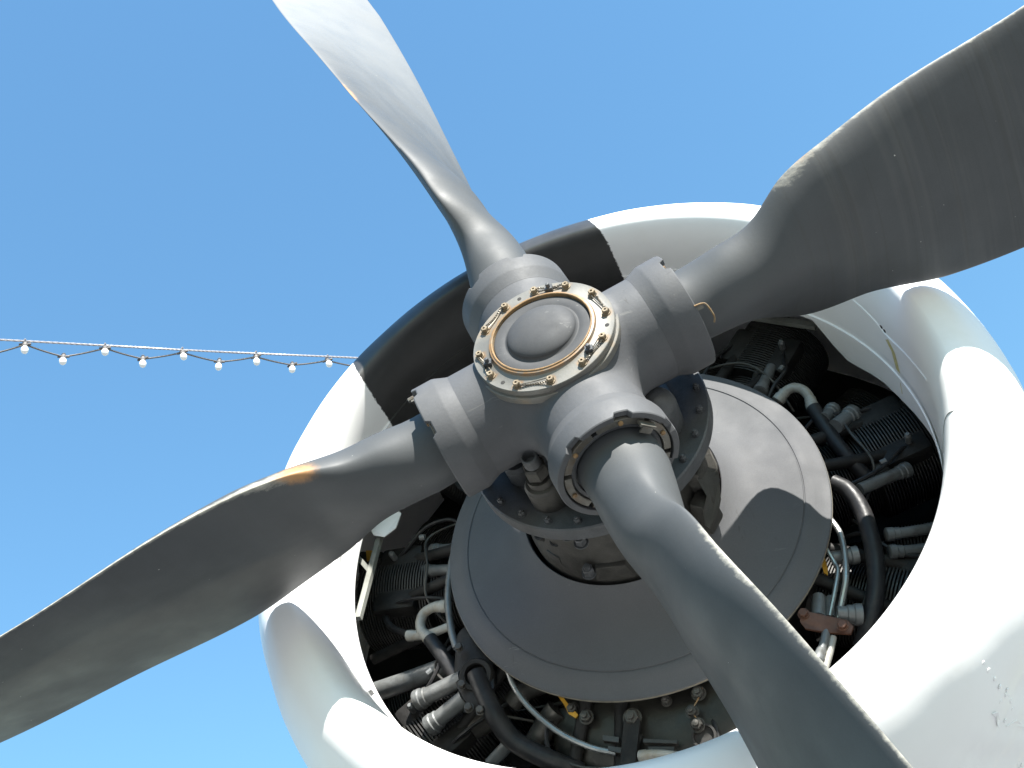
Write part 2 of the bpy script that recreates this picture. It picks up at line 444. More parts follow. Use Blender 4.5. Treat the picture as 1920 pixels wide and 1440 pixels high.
# ------------------------------------------------------------------ cowling
cowl = thing('engine_cowling', 'white rounded engine cowling with black painted top band around the dark opening', 'engine cowling', matrix=ENG)
LIP_R, LIP_Y, OUT_R, OUT_L, SLOPE, THR_R, THR_L, REAR_R, REAR_Y = 0.638, 0.1928, 0.7663, 0.2254, 0.0938, 0.5988, 0.1001, 0.5969, 0.4024
COX, COZ = -0.0012, -0.0031
def cowl_profile():
    prof = []
    n = 14
    prof.append((REAR_R - 0.004, REAR_Y + 0.012)); prof.append((REAR_R - 0.004, REAR_Y)); prof.append((REAR_R, REAR_Y - 0.001))
    for k in range(1, 7):
        t = k / 7; prof.append((REAR_R + (THR_R - REAR_R) * t, REAR_Y + (LIP_Y + THR_L - REAR_Y) * t))
    for k in range(n, -1, -1):
        a = math.pi / 2 * k / n
        prof.append((LIP_R - (LIP_R - THR_R) * math.sin(a), LIP_Y + THR_L * (1 - math.cos(a))))
    for k in range(1, n + 1):
        a = math.pi / 2 * k / n
        prof.append((LIP_R + (OUT_R - LIP_R) * math.sin(a), LIP_Y + OUT_L * (1 - math.cos(a))))
    for u in [0.02 + 0.016 * q for q in range(31)] + [0.508]:
        prof.append((OUT_R + SLOPE * u - (0.006 if u > 0.505 else 0), LIP_Y + OUT_L + u))
    return prof
cp = cowl_profile()
V, F = lathe(cp, 288, (COX, 0, COZ), (0, 1, 0), up=(1, 0, 0))
F = F[:-2]
# slight hand-beaten dents on the outer skin
def wob(v):
    r = math.hypot(v.x, v.z)
    if r < 0.66: return v
    a = math.atan2(v.z, v.x); w = min(1, (r - 0.66) / 0.06)
    d = 0.0011 * math.sin(9 * a + 14 * v.y) + 0.0009 * math.sin(17 * a - 22 * v.y + 1.3) + 0.0006 * math.sin(31 * a + 5 * v.y)
    q = max(0.0, 1 - abs(((math.degrees(a) + 360) % 360 - 308) / 34))          # beaten, patched skin low on the right
    wy = min(1, max(0, (v.y - 0.36) / 0.08))
    d += q * wy * (0.0055 * math.sin(23 * a + 31 * v.y) * math.sin(47 * v.y - 9 * a) + 0.0022 * math.sin(71 * a - 55 * v.y + 2) + 0.0010 * math.sin(130 * v.y + 40 * a))
    s = 1 + w * d / r
    return Vector((v.x * s, v.y, v.z * s))
V = [wob(v) for v in V]
mesh_obj('cowl_ring', V, F, M['cowl'], cowl, sharp=50)
# aft nacelle skin, a second shell a little larger than the ring
pr = [(0.775, 0.86), (0.822, 0.88), (0.826, 0.90), (0.86, 1.2), (0.88, 1.7), (0.86, 2.3), (0.80, 3.0), (0.6, 4.0), (0.3, 4.8), (0.05, 5.1)]
V, F = lathe(pr, 96); F = F[:-2]
mesh_obj('nacelle_skin', V, F, M['cowl'], cowl)
# inner seam: a raised strip round the duct wall, under the black band and beyond
V, F = lathe([(0.6000, 0.3225), (0.5930, 0.3235), (0.5930, 0.3400), (0.6000, 0.3415)], 80, a0=R(-215), a1=R(-64), up=(1, 0, 0))
mesh_obj('duct_seam', V, F, M['cowl'], cowl)
# rivet rows on the lower right skin
rv = []
def skin_point(deg, y):
    u = max(0.0, y - (LIP_Y + OUT_L))
    if y >= LIP_Y + OUT_L: r = OUT_R + SLOPE * u
    else:
        c = 1 - (y - LIP_Y) / OUT_L; r = LIP_R + (OUT_R - LIP_R) * math.sqrt(max(0, 1 - c * c))
    return pol(r, deg, y)
rows = []
for k in range(60): rows.append((-78 + k * 1.15, 0.62)); rows.append((-78 + k * 1.15, 0.645))
for k in range(26): rows.append((-43, 0.40 + k * 0.02)); rows.append((-41.3, 0.40 + k * 0.02))
for d_, y_ in rows:
    p_ = skin_point(d_, y_); rv.append(lathe([(0.0038, -0.001), (0.0034, 0.0003), (0.0018, 0.0007), (0.0, 0.0008)], 6, p_, pol(1, d_, 0)))
o = mesh_obj('rivet', *join(*rv), M['cowl'], cowl); o['kind'] = 'stuff'
# rivets and small holes inside the duct
for (dg, yy) in ((87.5, .345), (86.4, .352), (84.6, .350), (80, .3505), (76, .35), (21.6, .30), (20.6, .303)):
    V, F = lathe([(0.0045, 0), (0.0045, 0.0015), (0.0, 0.0016)], 8, pol(0.5975, dg, yy), -pol(1, dg, 0))
    mesh_obj('rivet_hole', V, F, M['dark'], cowl)

# marks on the skin, found by following the sight line to the cowl's surface
_in = [(r, y) for r, y in cp if r <= LIP_R + 1e-6][2:]; _in.sort(key=lambda t: t[1])
_out = [(r, y) for r, y in cp if r >= LIP_R - 1e-6]; _out.sort(key=lambda t: t[1])
def on_cowl(px, py):
    d = (at(px, py, 1.0) - CAM_E).normalized(); t = 0.8
    while t < 4:
        P = CAM_E + d * t; r = math.hypot(P.x - COX, P.z - COZ)
        if P.y > LIP_Y:
            ro = np.interp(P.y, [q[1] for q in _out], [q[0] for q in _out]); ri = np.interp(P.y, [q[1] for q in _in], [q[0] for q in _in])
            if ri < r < ro and (P.y < REAR_Y or r > REAR_R): return P
        t += 0.0007
    return at(px, py, 0.4)
def cowl_line(name, pts, rad, m, seg=6):
    return mesh_obj(name, *tube([on_cowl(*p) for p in pts], rad, seg, 6), m, cowl)
cowl_line('panel_joint', [(1769, 850), (1769, 825), (1770, 800), (1775, 780), (1786, 771), (1806, 768)], 0.0011, M['frame'])
cowl_line('sealant_bead', [(1600, 562), (1622, 582), (1643, 604), (1662, 628), (1690, 655), (1716, 684), (1738, 712)], 0.0022, M['cowl'], 8)
st_ = [on_cowl(*p) for p in ((1663, 636), (1675, 660), (1683, 690), (1689, 715), (1693, 738))]
V, F = [], []
for k, p_ in enumerate(st_):
    n_ = -Vector((p_.x, 0, p_.z)).normalized(); d_ = (st_[min(k + 1, 4)] - st_[max(k - 1, 0)]).normalized(); w_ = n_.cross(d_).normalized()
    V += [p_ + n_ * 0.0006 - w_ * 0.0075, p_ + n_ * 0.0018, p_ + n_ * 0.0006 + w_ * 0.0075]
for k in range(len(st_) - 1):
    F += [(3 * k, 3 * k + 1, 3 * k + 4, 3 * k + 3), (3 * k + 1, 3 * k + 2, 3 * k + 5, 3 * k + 4)]
mesh_obj('yellow_strip', V, F, mat('faded_yellow_strip', (0.52, 0.46, 0.22), 0.6, var=0.2, nscale=60, dirt=(0.6, 0.58, 0.5), dirt_amt=0.8, dirt_scale=20), cowl)
# ragged sheet skirt continuing the duct wall aft at the upper right
def on_cylinder(px, py, r):
    d = (at(px, py, 1.0) - CAM_E).normalized(); t = 0.8; best = None
    while t < 4:
        P = CAM_E + d * t
        if P.y > 0.30 and math.hypot(P.x, P.z) > r: return P
        t += 0.0007
    return P
ed = [on_cylinder(*p, 0.594) for p in ((1440, 520), (1480, 548), (1500, 570), (1520, 597), (1540, 620), (1565, 650), (1590, 677), (1613, 690), (1635, 702), (1657, 717), (1685, 744), (1713, 773), (1732, 796), (1747, 817), (1762, 842), (1771, 862))]
V = []; F = []
for p_ in ed:
    a_ = math.degrees(math.atan2(p_.z, p_.x)); ye = max(p_.y, 0.404)
    for rr_, yy_ in ((0.5940, 0.388), (0.5940, 0.5 * (0.388 + ye)), (0.5940, ye), (0.5965, ye), (0.5965, 0.388)): V.append(pol(rr_, a_, yy_))
for k in range(len(ed) - 1):
    for q in range(4): F.append((5 * k + q, 5 * k + q + 1, 5 * k + q + 6, 5 * k + q + 5))
mesh_obj('duct_skirt', V, F, M['cowl'], cowl)
rv = []
for (px, py) in ((1844, 1243), (1854, 1257), (1866, 1273), (1876, 1288), (1887, 1303), (1896, 1315), (1908, 1331), (1917, 1345)):
    p_ = on_cowl(px, py); n_ = Vector((p_.x, -0.1, p_.z)).normalized()
    rv.append(lathe([(0.0040, -0.0015), (0.0036, 0.0004), (0.0020, 0.0009), (0.0, 0.0010)], 8, p_, n_))
o = mesh_obj('rivet', *join(*rv), M['cowl'], cowl); o['kind'] = 'stuff'
# lifted flakes of skin
for pts in (((1886, 1362), (1903, 1348), (1912, 1352), (1920, 1362), (1900, 1360)), ((1860, 1338), (1867, 1333), (1874, 1350), (1868, 1362), (1866, 1345))):
    P_ = [on_cowl(*p) for p in pts]; c_ = sum(P_, Vector()) / len(P_); n_ = Vector((c_.x, -0.15, c_.z)).normalized()
    P_ = [p + n_ * (0.001 + 0.003 * (k % 2)) for k, p in enumerate(P_)]
    mesh_obj('skin_flake', *prism(P_, 0.0015, -n_), M['cowl'], cowl, smooth=False)
for (px, py) in ((1899, 1372),):
    p_ = on_cowl(px, py); n_ = Vector((p_.x, -0.1, p_.z)).normalized()
    mesh_obj('rivet_hole', *lathe([(0.005, 0.0002), (0.005, 0.0016), (0.0, 0.0018)], 10, p_, n_), M['gov'], cowl)
# ------------------------------------------------------------------ propeller
prop = thing('propeller', 'grey four-bladed propeller with round bolted hub cap and worn blade edges', 'propeller', matrix=ENG)
HANG = 21.1; BANG = 21.69; HY = 0.003

def smin(a, b, k):
    h = np.clip(0.5 + 0.5 * (b - a) / k, 0, 1)
    return b * (1 - h) + a * h - k * h * (1 - h)
h = 0.0045
xs = np.arange(-0.225, 0.2251, h); ys = np.arange(-0.10, 0.165, h)
X, Y, Z = np.meshgrid(xs, ys, xs, indexing='ij')
rho = np.hypot(X, Z)
def rcyl(rad, half, d, t, rd=0.01):
    """rounded capped cylinder distance: d radial distance, t axial"""
    q1 = d - rad + rd; q2 = np.abs(t) - half + rd
    return np.minimum(np.maximum(q1, q2), 0) + np.hypot(np.maximum(q1, 0), np.maximum(q2, 0)) - rd
body = rcyl(0.110, 0.095, rho, Y - 0.012, 0.02)
bar = None
for k in range(2):
    a = R(HANG + 90 * k)
    tt = X * math.cos(a) + Z * math.sin(a); ss = -X * math.sin(a) + Z * math.cos(a)
    d = np.hypot(ss, Y - HY)
    c = rcyl(0.0955, 0.205, d, tt, 0.004)
    bar = c if bar is None else smin(bar, c, 0.05)
fld = smin(body, bar, 0.03)
neck = rcyl(0.118, 0.05, rho, Y + 0.042, 0.004)
fld = smin(fld, neck, 0.02)
rear = rcyl(0.105, 0.05, rho, Y - 0.12, 0.006)
fld = smin(fld, rear, 0.03)
V, F = surface_nets(fld, (xs[0], ys[0], xs[0]), h)
hub = mesh_obj('hub', V, F, M['hub'], prop, sharp=0)

def in_blade_axes(deg):
    a = R(deg)
    er = Vector((math.cos(a), 0, math.sin(a))); et = Vector((-math.sin(a), 0, math.cos(a)))
    return er, et, Vector((0, 1, 0))

# blade collars: bevelled cylinder with a notched rim, retaining ring inside
def collar(deg, notch_at):
    er, et, ey = in_blade_axes(deg); o0 = ey * HY
    seg = 120
    prof = [(0.0958, 0.176), (0.0968, 0.180), (0.1045, 0.1985), (0.1058, 0.2035), (0.1058, 0.2405), (0.1046, 0.2425), (0.0955, 0.2425), (0.0945, 0.2415), (0.0940, 0.226), (0.066, 0.226)]
    Vv = []; Ff = []
    notch = set()
    for na in notch_at:
        c = int(round(na / 360 * seg))
        for q in range(-2, 3): notch.add((c + q) % seg)
    for i, (r, t) in enumerate(prof):
        for k in range(seg):
            a = 2 * math.pi * k / seg; tt = t
            if 4 <= i <= 7 and k in notch: tt = t - 0.0085
            Vv.append(o0 + er * tt + (et * math.cos(a) + ey * math.sin(a)) * r)
    for i in range(len(prof) - 1):
        for k in range(seg):
            k2 = (k + 1) % seg
            Ff.append((i * seg + k, i * seg + k2, (i + 1) * seg + k2, (i + 1) * seg + k))
    col = mesh_obj('blade_collar', Vv, Ff, M['collar'], prop, sharp=28)
    # retaining ring: arc segments with small gaps between them
    for k in range(6):
        a0 = R(60 * k + 3 + 20); a1 = R(60 * k + 57 + 20)
        P = [(0.0925, 0.2262), (0.0925, 0.2375), (0.0915, 0.2385), (0.0805, 0.2385), (0.0795, 0.2375), (0.0795, 0.2262)]
        n = 12; Vs = []; Fs = []
        for (r, t) in P:
            for q in range(n + 1):
                a = a0 + (a1 - a0) * q / n
                Vs.append(o0 + er * t + (et * math.cos(a) + ey * math.sin(a)) * r)
        for i in range(len(P)):
            j = (i + 1) % len(P)
            for q in range(n): Fs.append((i * (n + 1) + q, i * (n + 1) + q + 1, j * (n + 1) + q + 1, j * (n + 1) + q))
        Fs.append(tuple(i * (n + 1) for i in range(len(P)))); Fs.append(tuple(i * (n + 1) + n for i in range(len(P))))
        mesh_obj('retaining_segment', Vs, Fs, M['ring'], col, sharp=30)
        a = (a0 + a1) / 2
        c = o0 + er * 0.2385 + (et * math.cos(a) + ey * math.sin(a)) * 0.086
        mesh_obj('retaining_screw', *lathe([(0.0042, 0), (0.0042, 0.003), (0.002, 0.004), (0, 0.004)], 10, c, er), M['rust'], col)
    V2, F2 = [], []
    # dark oil seal round the shank
    for (r, t) in ((0.0788, 0.2262), (0.0788, 0.2340), (0.0765, 0.2360), (0.0715, 0.2350), (0.0700, 0.2262)):
        for q in range(60):
            a = 2 * math.pi * q / 60; V2.append(o0 + er * t + (et * math.cos(a) + ey * math.sin(a)) * r)
    for i in range(4):
        for q in range(60): F2.append((i * 60 + q, i * 60 + (q + 1) % 60, (i + 1) * 60 + (q + 1) % 60, (i + 1) * 60 + q))
    mesh_obj('shank_seal', V2, F2, M['gov'], col)
    return col, er, et, ey, o0
def ring_clip(col, er, et, ey, o0, adeg, r=0.099, size=0.03):
    a = R(adeg); rad = et * math.cos(a) + ey * math.sin(a); tg = -et * math.sin(a) + ey * math.cos(a)
    c = o0 + er * 0.241 + rad * r
    mesh_obj('locking_tab', *join(box(c + er * 0.006, tg, rad, er, size, 0.005, 0.013), box(c + er * 0.012 - rad * 0.006, tg, rad, er, size * 0.7, 0.012, 0.003)), M['ring'], col, smooth=False)

for k in range(4):
    deg = HANG + 90 * k
    # local circle angle: 0 = along et, 90 = aft
    col, er, et, ey, o0 = collar(deg, {0: (275, 330, 10), 1: (250, 300, 20), 2: (200, 250, 300), 3: (292, 345, 40, 240)}[k])
    if k == 3: ring_clip(col, er, et, ey, o0, 318, 0.087, 0.030)
    if k == 0:
        # bent wire lever on the rim
        c = lambda a_, t_, r_: o0 + er * t_ + (et * math.cos(R(a_)) + ey * math.sin(R(a_))) * r_
        mesh_obj('wire_lever', *tube([c(222, 0.240, 0.1060), c(221, 0.252, 0.1065), c(218, 0.259, 0.1070), c(206, 0.262, 0.1070), c(200, 0.258, 0.1065)], 0.0016, 6, 5), M['rust'], col)
        ring_clip(col, er, et, ey, o0, 219, 0.102, 0.010)
    if k == 2:
        c = lambda a_, t_, r_: o0 + er * t_ + (et * math.cos(R(a_)) + ey * math.sin(R(a_))) * r_
        mesh_obj('locking_tab', *join(box(c(200, 0.248, 0.100), er, et, ey, 0.012, 0.008, 0.008), lathe([(0.005, 0), (0.005, 0.012), (0, 0.013)], 8, c(200, 0.246, 0.105), er)), M['ring'], col)

# blades
ST = [.18, .26, .33, .40, .48, .58, .72, .95, 1.3, 1.95]
LEAD = [0.0702, 0.0616, 0.0736, 0.0863, 0.1352, 0.1589, 0.1757, 0.1786, 0.1994, 0.1548]
TRAIL = [0.0696, 0.0669, 0.0804, 0.1006, 0.1445, 0.1676, 0.2106, 0.2333, 0.2509, 0.2099]
BETA = [1.5526, 1.511, 1.4751, 1.4413, 1.3839, 1.3764, 1.3138, 1.2021, 1.0929, 0.7482]
THK = [0.1397, 0.1386, 0.134, 0.1204, 0.0917, 0.0881, 0.0632, 0.0358, 0.0311, 0.022]
def smooth_at(r, x, v):
    i = max(0, min(int(np.searchsorted(x, r)) - 1, len(x) - 2))
    x0, x1 = x[i], x[i + 1]; u = (r - x0) / (x1 - x0); hh = x1 - x0
    sl = lambda j: (v[min(j + 1, len(x) - 1)] - v[max(j - 1, 0)]) / (x[min(j + 1, len(x) - 1)] - x[max(j - 1, 0)])
    return (2*u**3-3*u**2+1)*v[i]+(u**3-2*u**2+u)*hh*sl(i)+(-2*u**3+3*u**2)*v[i+1]+(u**3-u**2)*hh*sl(i+1)
NB = 64
CURL_R, CURL_S = 0.42, 0.07
def blade(deg, rust_le, rust_te, streak, edge_gain, shadow_curl=0.0, rust_at=(0.46, 0.07, 0.2), glare_wear=0.0, hump_le=0.0, hump_te=0.0, dust=0.0, edge_from=0.40):
    er, et, ey = in_blade_axes(deg)
    rs = list(np.linspace(0.228, 1.0, 70)) + list(np.linspace(1.02, 2.50, 60)) + [2.53, 2.55, 2.565, 2.575, 2.58]
    Vv = []; Ff = []; E = []; Ru = []; S = []; Ch = []; Du = []
    th = [2 * math.pi * k / NB for k in range(NB)]
    for r in rs:
        rq = min(r, 1.95)
        l, t_, b, k_ = [smooth_at(rq, ST, v) for v in (LEAD, TRAIL, BETA, THK)]
        if r > 2.3:                                  # rounded tip
            q = max(0.0, min(1.0, (r - 2.3) / 0.2803)); s = math.sqrt(max(0.0004, 1 - q * q)); l *= s; t_ *= s; k_ *= 0.4 + 0.6 * s
        w = min(1, max(0, (r - .28) / .2))
        c = et * math.cos(b) - ey * math.sin(b); n = -ey * math.cos(b) - et * math.sin(b)
        for a in th:
            A = (l - t_) / 2 + (l + t_) / 2 * math.cos(a); s = (1 - math.cos(a)) / 2
            be = k_ / 2 * math.sin(a)
            pf = k_ * 1.58 * max(0, s) ** 0.72 * (1 - s) + 0.0022 * abs(math.sin(a)) ** 0.5
            ba = pf * 1.3 if math.sin(a) >= 0 else -pf * .4
            B = (1 - w) * be + w * ba
            tq = min(1, max(0, (s - 0.40) / 0.60)); bend = shadow_curl * tq * tq * math.exp(-((r - CURL_R) / CURL_S) ** 2)   # trailing edge rolled to the pressure side, added to cast the dish shadow
            Vv.append(er * r + ey * HY + c * A + n * B + (ey * 0.75 + et * 0.66) * bend)
            hump = math.exp(-((r - 0.50) / 0.055) ** 2)
            le = max(0, 1 - s / (0.030 + 0.10 * hump * hump_le)); te = max(0, 1 - (1 - s) / (0.015 + 0.10 * hump * hump_te))
            on = min(1, max(0, (r - edge_from) / .08))
            E.append(on * (le * edge_gain[0] + te * edge_gain[1]))
            f = math.exp(-((r - rust_at[0]) / rust_at[1]) ** 2)
            lw = max(0, 1 - s / rust_at[2]); tw = max(0, 1 - (1 - s) / rust_at[2])
            tide = 0.52 + 0.10 * math.sin(5.0 * r) - 0.22 * (r - 0.6); Du.append(dust * min(1, max(0, (s - tide) / 0.06 + 0.5)) * min(1, max(0, (r - 0.5) / 0.1)))
            Ch.append(glare_wear * min(1, max(0, (r - 0.55) / 1.1)))
            Ru.append(f * (lw * rust_le + tw * rust_te)); S.append(streak * min(1, max(0, (r - .32) / .2)))
    for i in range(len(rs) - 1):
        for k in range(NB):
            k2 = (k + 1) % NB
            Ff.append((i * NB + k, i * NB + k2, (i + 1) * NB + k2, (i + 1) * NB + k))
    Ff.append(tuple(range(NB))); Ff.append(tuple((len(rs) - 1) * NB + k for k in range(NB)))
    return mesh_obj('propeller_blade', Vv, Ff, M['blade'], prop, sharp=60, attrs={'edge': E, 'rust': Ru, 'streak': S, 'glare_wear': Ch, 'dust': Du})
BL = {0: blade(BANG, 0.55, 0, 1.0, (0.82, 0.2), 0.10, (0.53, 0.06, 0.10), 0, 1.0),
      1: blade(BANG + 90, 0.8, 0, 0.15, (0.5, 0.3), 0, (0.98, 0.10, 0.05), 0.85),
      2: blade(BANG + 180, 1.0, 0.0, 0.20, (0.95, 0.2), 0, (0.47, 0.045, 0.16), 0, 1.0, 0.0, 1.0),
      3: blade(BANG + 270, 0.0, 0, 0.15, (0.9, 0.2), edge_from=0.47)}
BL[0]['label'] = 'blade with rain streaks down its broad face'
BL[1]['label'] = 'blade whose face shines pale in the sun'
BL[2]['label'] = 'blade with an orange rust patch near its root'
BL[3]['label'] = 'blade with chipped paint along its bright edge'

# hub cap
V, F = lathe([(0.118, -0.074), (0.1285, -0.076), (0.1290, -0.078), (0.1290, -0.0895), (0.1280, -0.0905), (0.1245, -0.0905), (0.1245, -0.0940), (0.1252, -0.0950),
              (0.1252, -0.1030), (0.1243, -0.1040), (0.1015, -0.1040), (0.0950, -0.1075), (0.0930, -0.1120), (0.0885, -0.1130), (0.0872, -0.1118), (0.0860, -0.1060), (0.02, -0.1060)], 128)
F = F[:-2]
cap = mesh_obj('cap_flange', V, F, M['flange'], prop, sharp=30)
V, F = lathe([(0.0896, -0.1119), (0.0893, -0.1143), (0.0878, -0.1149), (0.0866, -0.1140), (0.0862, -0.1060)], 128); F = F[:-2]
mesh_obj('rim_ring', V, F, M['rust'], cap)
dome = [(0.0858, -0.1066), (0.0852, -0.1082), (0.0835, -0.1088)]
for k in range(13):
    t = k / 12; r = 0.0800 - (0.0800 - 0.0655) * t
    dome.append((r, -0.1090 - 0.0012 * math.sin(math.pi * t) * 0.5 + 0.0010 * t))
for k in range(1, 6):                                            # small fillet into the dome
    t = k / 5; dome.append((0.0655 - 0.0050 * t, -0.1080 - 0.0040 * t ** 1.6))
for k in range(1, 25):
    q = k / 24; r = 0.0605 * math.cos(q * math.pi / 2) ** 0.85
    dome.append((r, -0.1120 - 0.0175 * math.sin(q * math.pi / 2) ** 1.25))
V, F = lathe(dome, 96); F = F[:-1]
mesh_obj('cap_dome', V, F, M['cap'], cap, sharp=0)

BANG0 = 6.3
bolt_pos = {}
for k in range(12):
    dg = BANG0 + 30 * k; bolt_pos[k] = dg
    V, F = hexbolt(pol(0.1128, dg, -0.1040), (0, -1, 0), 0.0063, 0.0090, phase=random.random())
    mesh_obj('cap_bolt', V, F, M['bolt'], cap, smooth=False)
for dg in (111.3, -8.7, -128.7):
    V, F = lathe([(0.0038, 0.0), (0.0038, 0.0004), (0.0, 0.0005)], 12, pol(0.1128, dg, -0.1040), (0, -1, 0))
    mesh_obj('bolt_hole', V, F, M['dark'], cap)
# studs between the bolts
def stud(dg, r):
    o = pol(r, dg, -0.104)
    return join(box(o + Vector((0, -0.004, 0)), (1, 0, 0), (0, 1, 0), (0, 0, 1), 0.013, 0.009, 0.011), lathe([(0.0038, 0), (0.0038, 0.014), (0.0030, 0.0155), (0, 0.016)], 10, o, (0, -1, 0)))
for dg, r in ((82, 0.108), (-40, 0.104), (-158, 0.103)):
    mesh_obj('cap_stud', *stud(dg, r), M['gov'], cap, sharp=30)
def twisted(a, b, sag, amp=0.0011, turns=14):
    a = Vector(a); b = Vector(b); d = (b - a); L_ = d.length; u, v, w = frame_from_axis(d)
    out = []
    for ph in (0, math.pi):
        pts = []
        n = 40
        for i in range(n + 1):
            t = i / n; ang = ph + 2 * math.pi * turns * t * L_ / 0.06 * 0.5
            pts.append(a + d * t + (u * math.cos(ang) + v * math.sin(ang)) * amp + sag * math.sin(math.pi * t))
        out.append(tube(pts, 0.0008, 5, 1))
    return join(*out)
for i, j in ((3, 2), (1, 0), (11, 10), (9, 8), (7, 6), (5, 4)):
    d1, d2 = bolt_pos[i % 12], bolt_pos[j % 12]
    a = pol(0.1128, d1, -0.1085) ; b = pol(0.1128, d2, -0.1085)
    mid = (a + b) / 2; outw = Vector((mid.x, 0, mid.z)).normalized()
    tan = (b - a).normalized()
    w = join(twisted(a + tan * 0.006 + outw * 0.004, b - tan * 0.006 + outw * 0.004, outw * -0.001 + Vector((0, 0.003, 0))),
             tube([a + tan * 0.006 - outw * 0.004, (a + b) / 2 - outw * 0.002 + Vector((0, 0.002, 0)), b - tan * 0.006 + outw * 0.002], 0.0010, 5, 6))
    mesh_obj('lock_wire', *w, M['wire'], cap)

# ------------------------------------------------------------------ engine
eng = thing('radial_engine', 'dark radial engine with finned cylinders and a big grey dish behind the propeller', 'aircraft engine', matrix=ENG)
# nose ring: the round housing behind the hub, with its studs
V, F = lathe([(0.10, 0.148), (0.165, 0.150), (0.172, 0.146), (0.196, 0.142), (0.2235, 0.142), (0.2260, 0.1445), (0.2260, 0.172), (0.2235, 0.1745), (0.19, 0.178), (0.17, 0.19)], 120); F = F[:-2]
ring = mesh_obj('nose_ring', V, F, M['gov'], eng, sharp=28)
for k in range(24):
    dg = 8 + 15 * k
    V, F = join(hexbolt(pol(0.209, dg, 0.142), (0, -1, 0), 0.0062, 0.009, hole=False, phase=random.random()), lathe([(0.0032, 0), (0.0032, 0.0135), (0, 0.014)], 8, pol(0.209, dg, 0.142), (0, -1, 0)))
    mesh_obj('ring_nut', V, F, M['gov'], ring, smooth=False)
# cone gap behind the ring
V, F = lathe([(0.155, 0.17), (0.158, 0.22), (0.170, 0.26), (0.182, 0.32), (0.1890, 0.352), (0.1890, 0.43), (0.15, 0.44)], 96); F = F[:-2]
case = mesh_obj('nose_case', V, F, M['case'], eng, sharp=30)
# lobes, lugs and bolts on the nose case
def lug(px, py, Y, sx, sy, sz, m='case', name='case_lug', ang=0.0):
    c = at(px, py, Y); a = math.atan2(c.z, c.x) + ang
    e1 = Vector((math.cos(a), 0, math.sin(a))); e2 = Vector((-math.sin(a), 0, math.cos(a))); e3 = Vector((0, 1, 0))
    pts = [c + e1 * (i * sx / 2) * (0.8 if k < 0 else 1) + e2 * (j * sy / 2) * (0.75 if k < 0 else 1) + e3 * (k * sz / 2) for i in (-1, 1) for j in (-1, 1) for k in (-1, 1)]
    return hull(pts, name, M[m], case, bevel=min(sx, sy, sz) * 0.22)
lug(1085, 1036, 0.310, 0.022, 0.045, 0.07)
lug(1045, 1046, 0.340, 0.016, 0.045, 0.04)
lug(1150, 1068, 0.335, 0.018, 0.075, 0.040)
lug(1310, 905, 0.300, 0.05, 0.07, 0.12)
lug(1322, 958, 0.320, 0.04, 0.05, 0.08)
for (px, py, Y) in ((1090, 1018, 0.245), (1065, 1003, 0.22), (1105, 1075, 0.33)):
    mesh_obj('case_bolt', *join(hexbolt(at(px, py, Y), (0.1, -1, -0.1), 0.011, 0.02, hole=False), lathe([(0.006, 0), (0.006, 0.028), (0, 0.029)], 10, at(px, py, Y), (0.1, -1, -0.1))), M['gov'], case, smooth=False)
for (px, py) in ((1012, 1000), (1042, 1012)):
    c = at(px, py, 0.285); d = Vector((c.x, -0.35, c.z)).normalized()
    mesh_obj('case_port', *lathe([(0.013, -0.02), (0.013, 0.002), (0.010, 0.002), (0.010, -0.001), (0.0, -0.001)], 16, c, d), M['dark'], case)
# torn metal shield on the right of the nose case
sh = [at(1313, 828, 0.27), at(1330, 842, 0.275), at(1343, 868, 0.28), at(1348, 900, 0.29), at(1345, 925, 0.30), at(1350, 935, 0.30), at(1345, 960, 0.31), at(1330, 990, 0.32), at(1322, 985, 0.30),
      at(1318, 960, 0.28), at(1325, 930, 0.27), at(1308, 900, 0.25), at(1302, 870, 0.245), at(1306, 845, 0.25)]
mesh_obj('metal_shield', *prism(sh, 0.004, (0.3, 1, 0.1)), M['case'], case, sharp=30)
# governor fitting: large hex plug pointing forward below the hub
gx = at(1018, 905, 0.10)
gax = Vector((0, -1, 0))
V, F = join(lathe([(0.034, 0.06), (0.034, 0.0), (0.030, -0.006), (0.024, -0.008), (0.024, -0.022)], 28, gx + Vector((0, 0.0, 0)), (0, 1, 0)),
            hexbolt(gx + Vector((0, -0.020, 0)), gax, 0.0215, 0.032, washer=False, hole=False))
gf = mesh_obj('governor_plug', V, F, M['case'], ring, sharp=30)
V, F = lathe([(0.0150, 0), (0.0150, 0.022), (0.0135, 0.024), (0.0115, 0.024), (0.0110, 0.010), (0.0, 0.010)], 20, gx + Vector((0, -0.050, 0)), gax)
mesh_obj('plug_socket', V, F, M['gov'], gf)
# rounded accumulator dome on the right behind the hub
dc = at(1236, 775, 0.11)
V, F = lathe([(0.0, -0.052)] + [(0.036 * math.sin(math.pi / 2 * k / 8), -0.016 - 0.036 * math.cos(math.pi / 2 * k / 8)) for k in range(1, 9)] + [(0.036, 0.05)], 32, dc, (0, 1, 0)); F = F[:-1]
mesh_obj('accumulator_dome', V, F, M['gov'], ring)
for dg in (-150, -60, 60, 120, 175):
    c = pol(0.145, dg, 0.12)
    V, F = lathe([(0.026, 0.04), (0.026, -0.005), (0.020, -0.012), (0.0, -0.013)], 24, c, (0, 1, 0)); mesh_obj('ring_boss', V, F, M['gov'], ring)

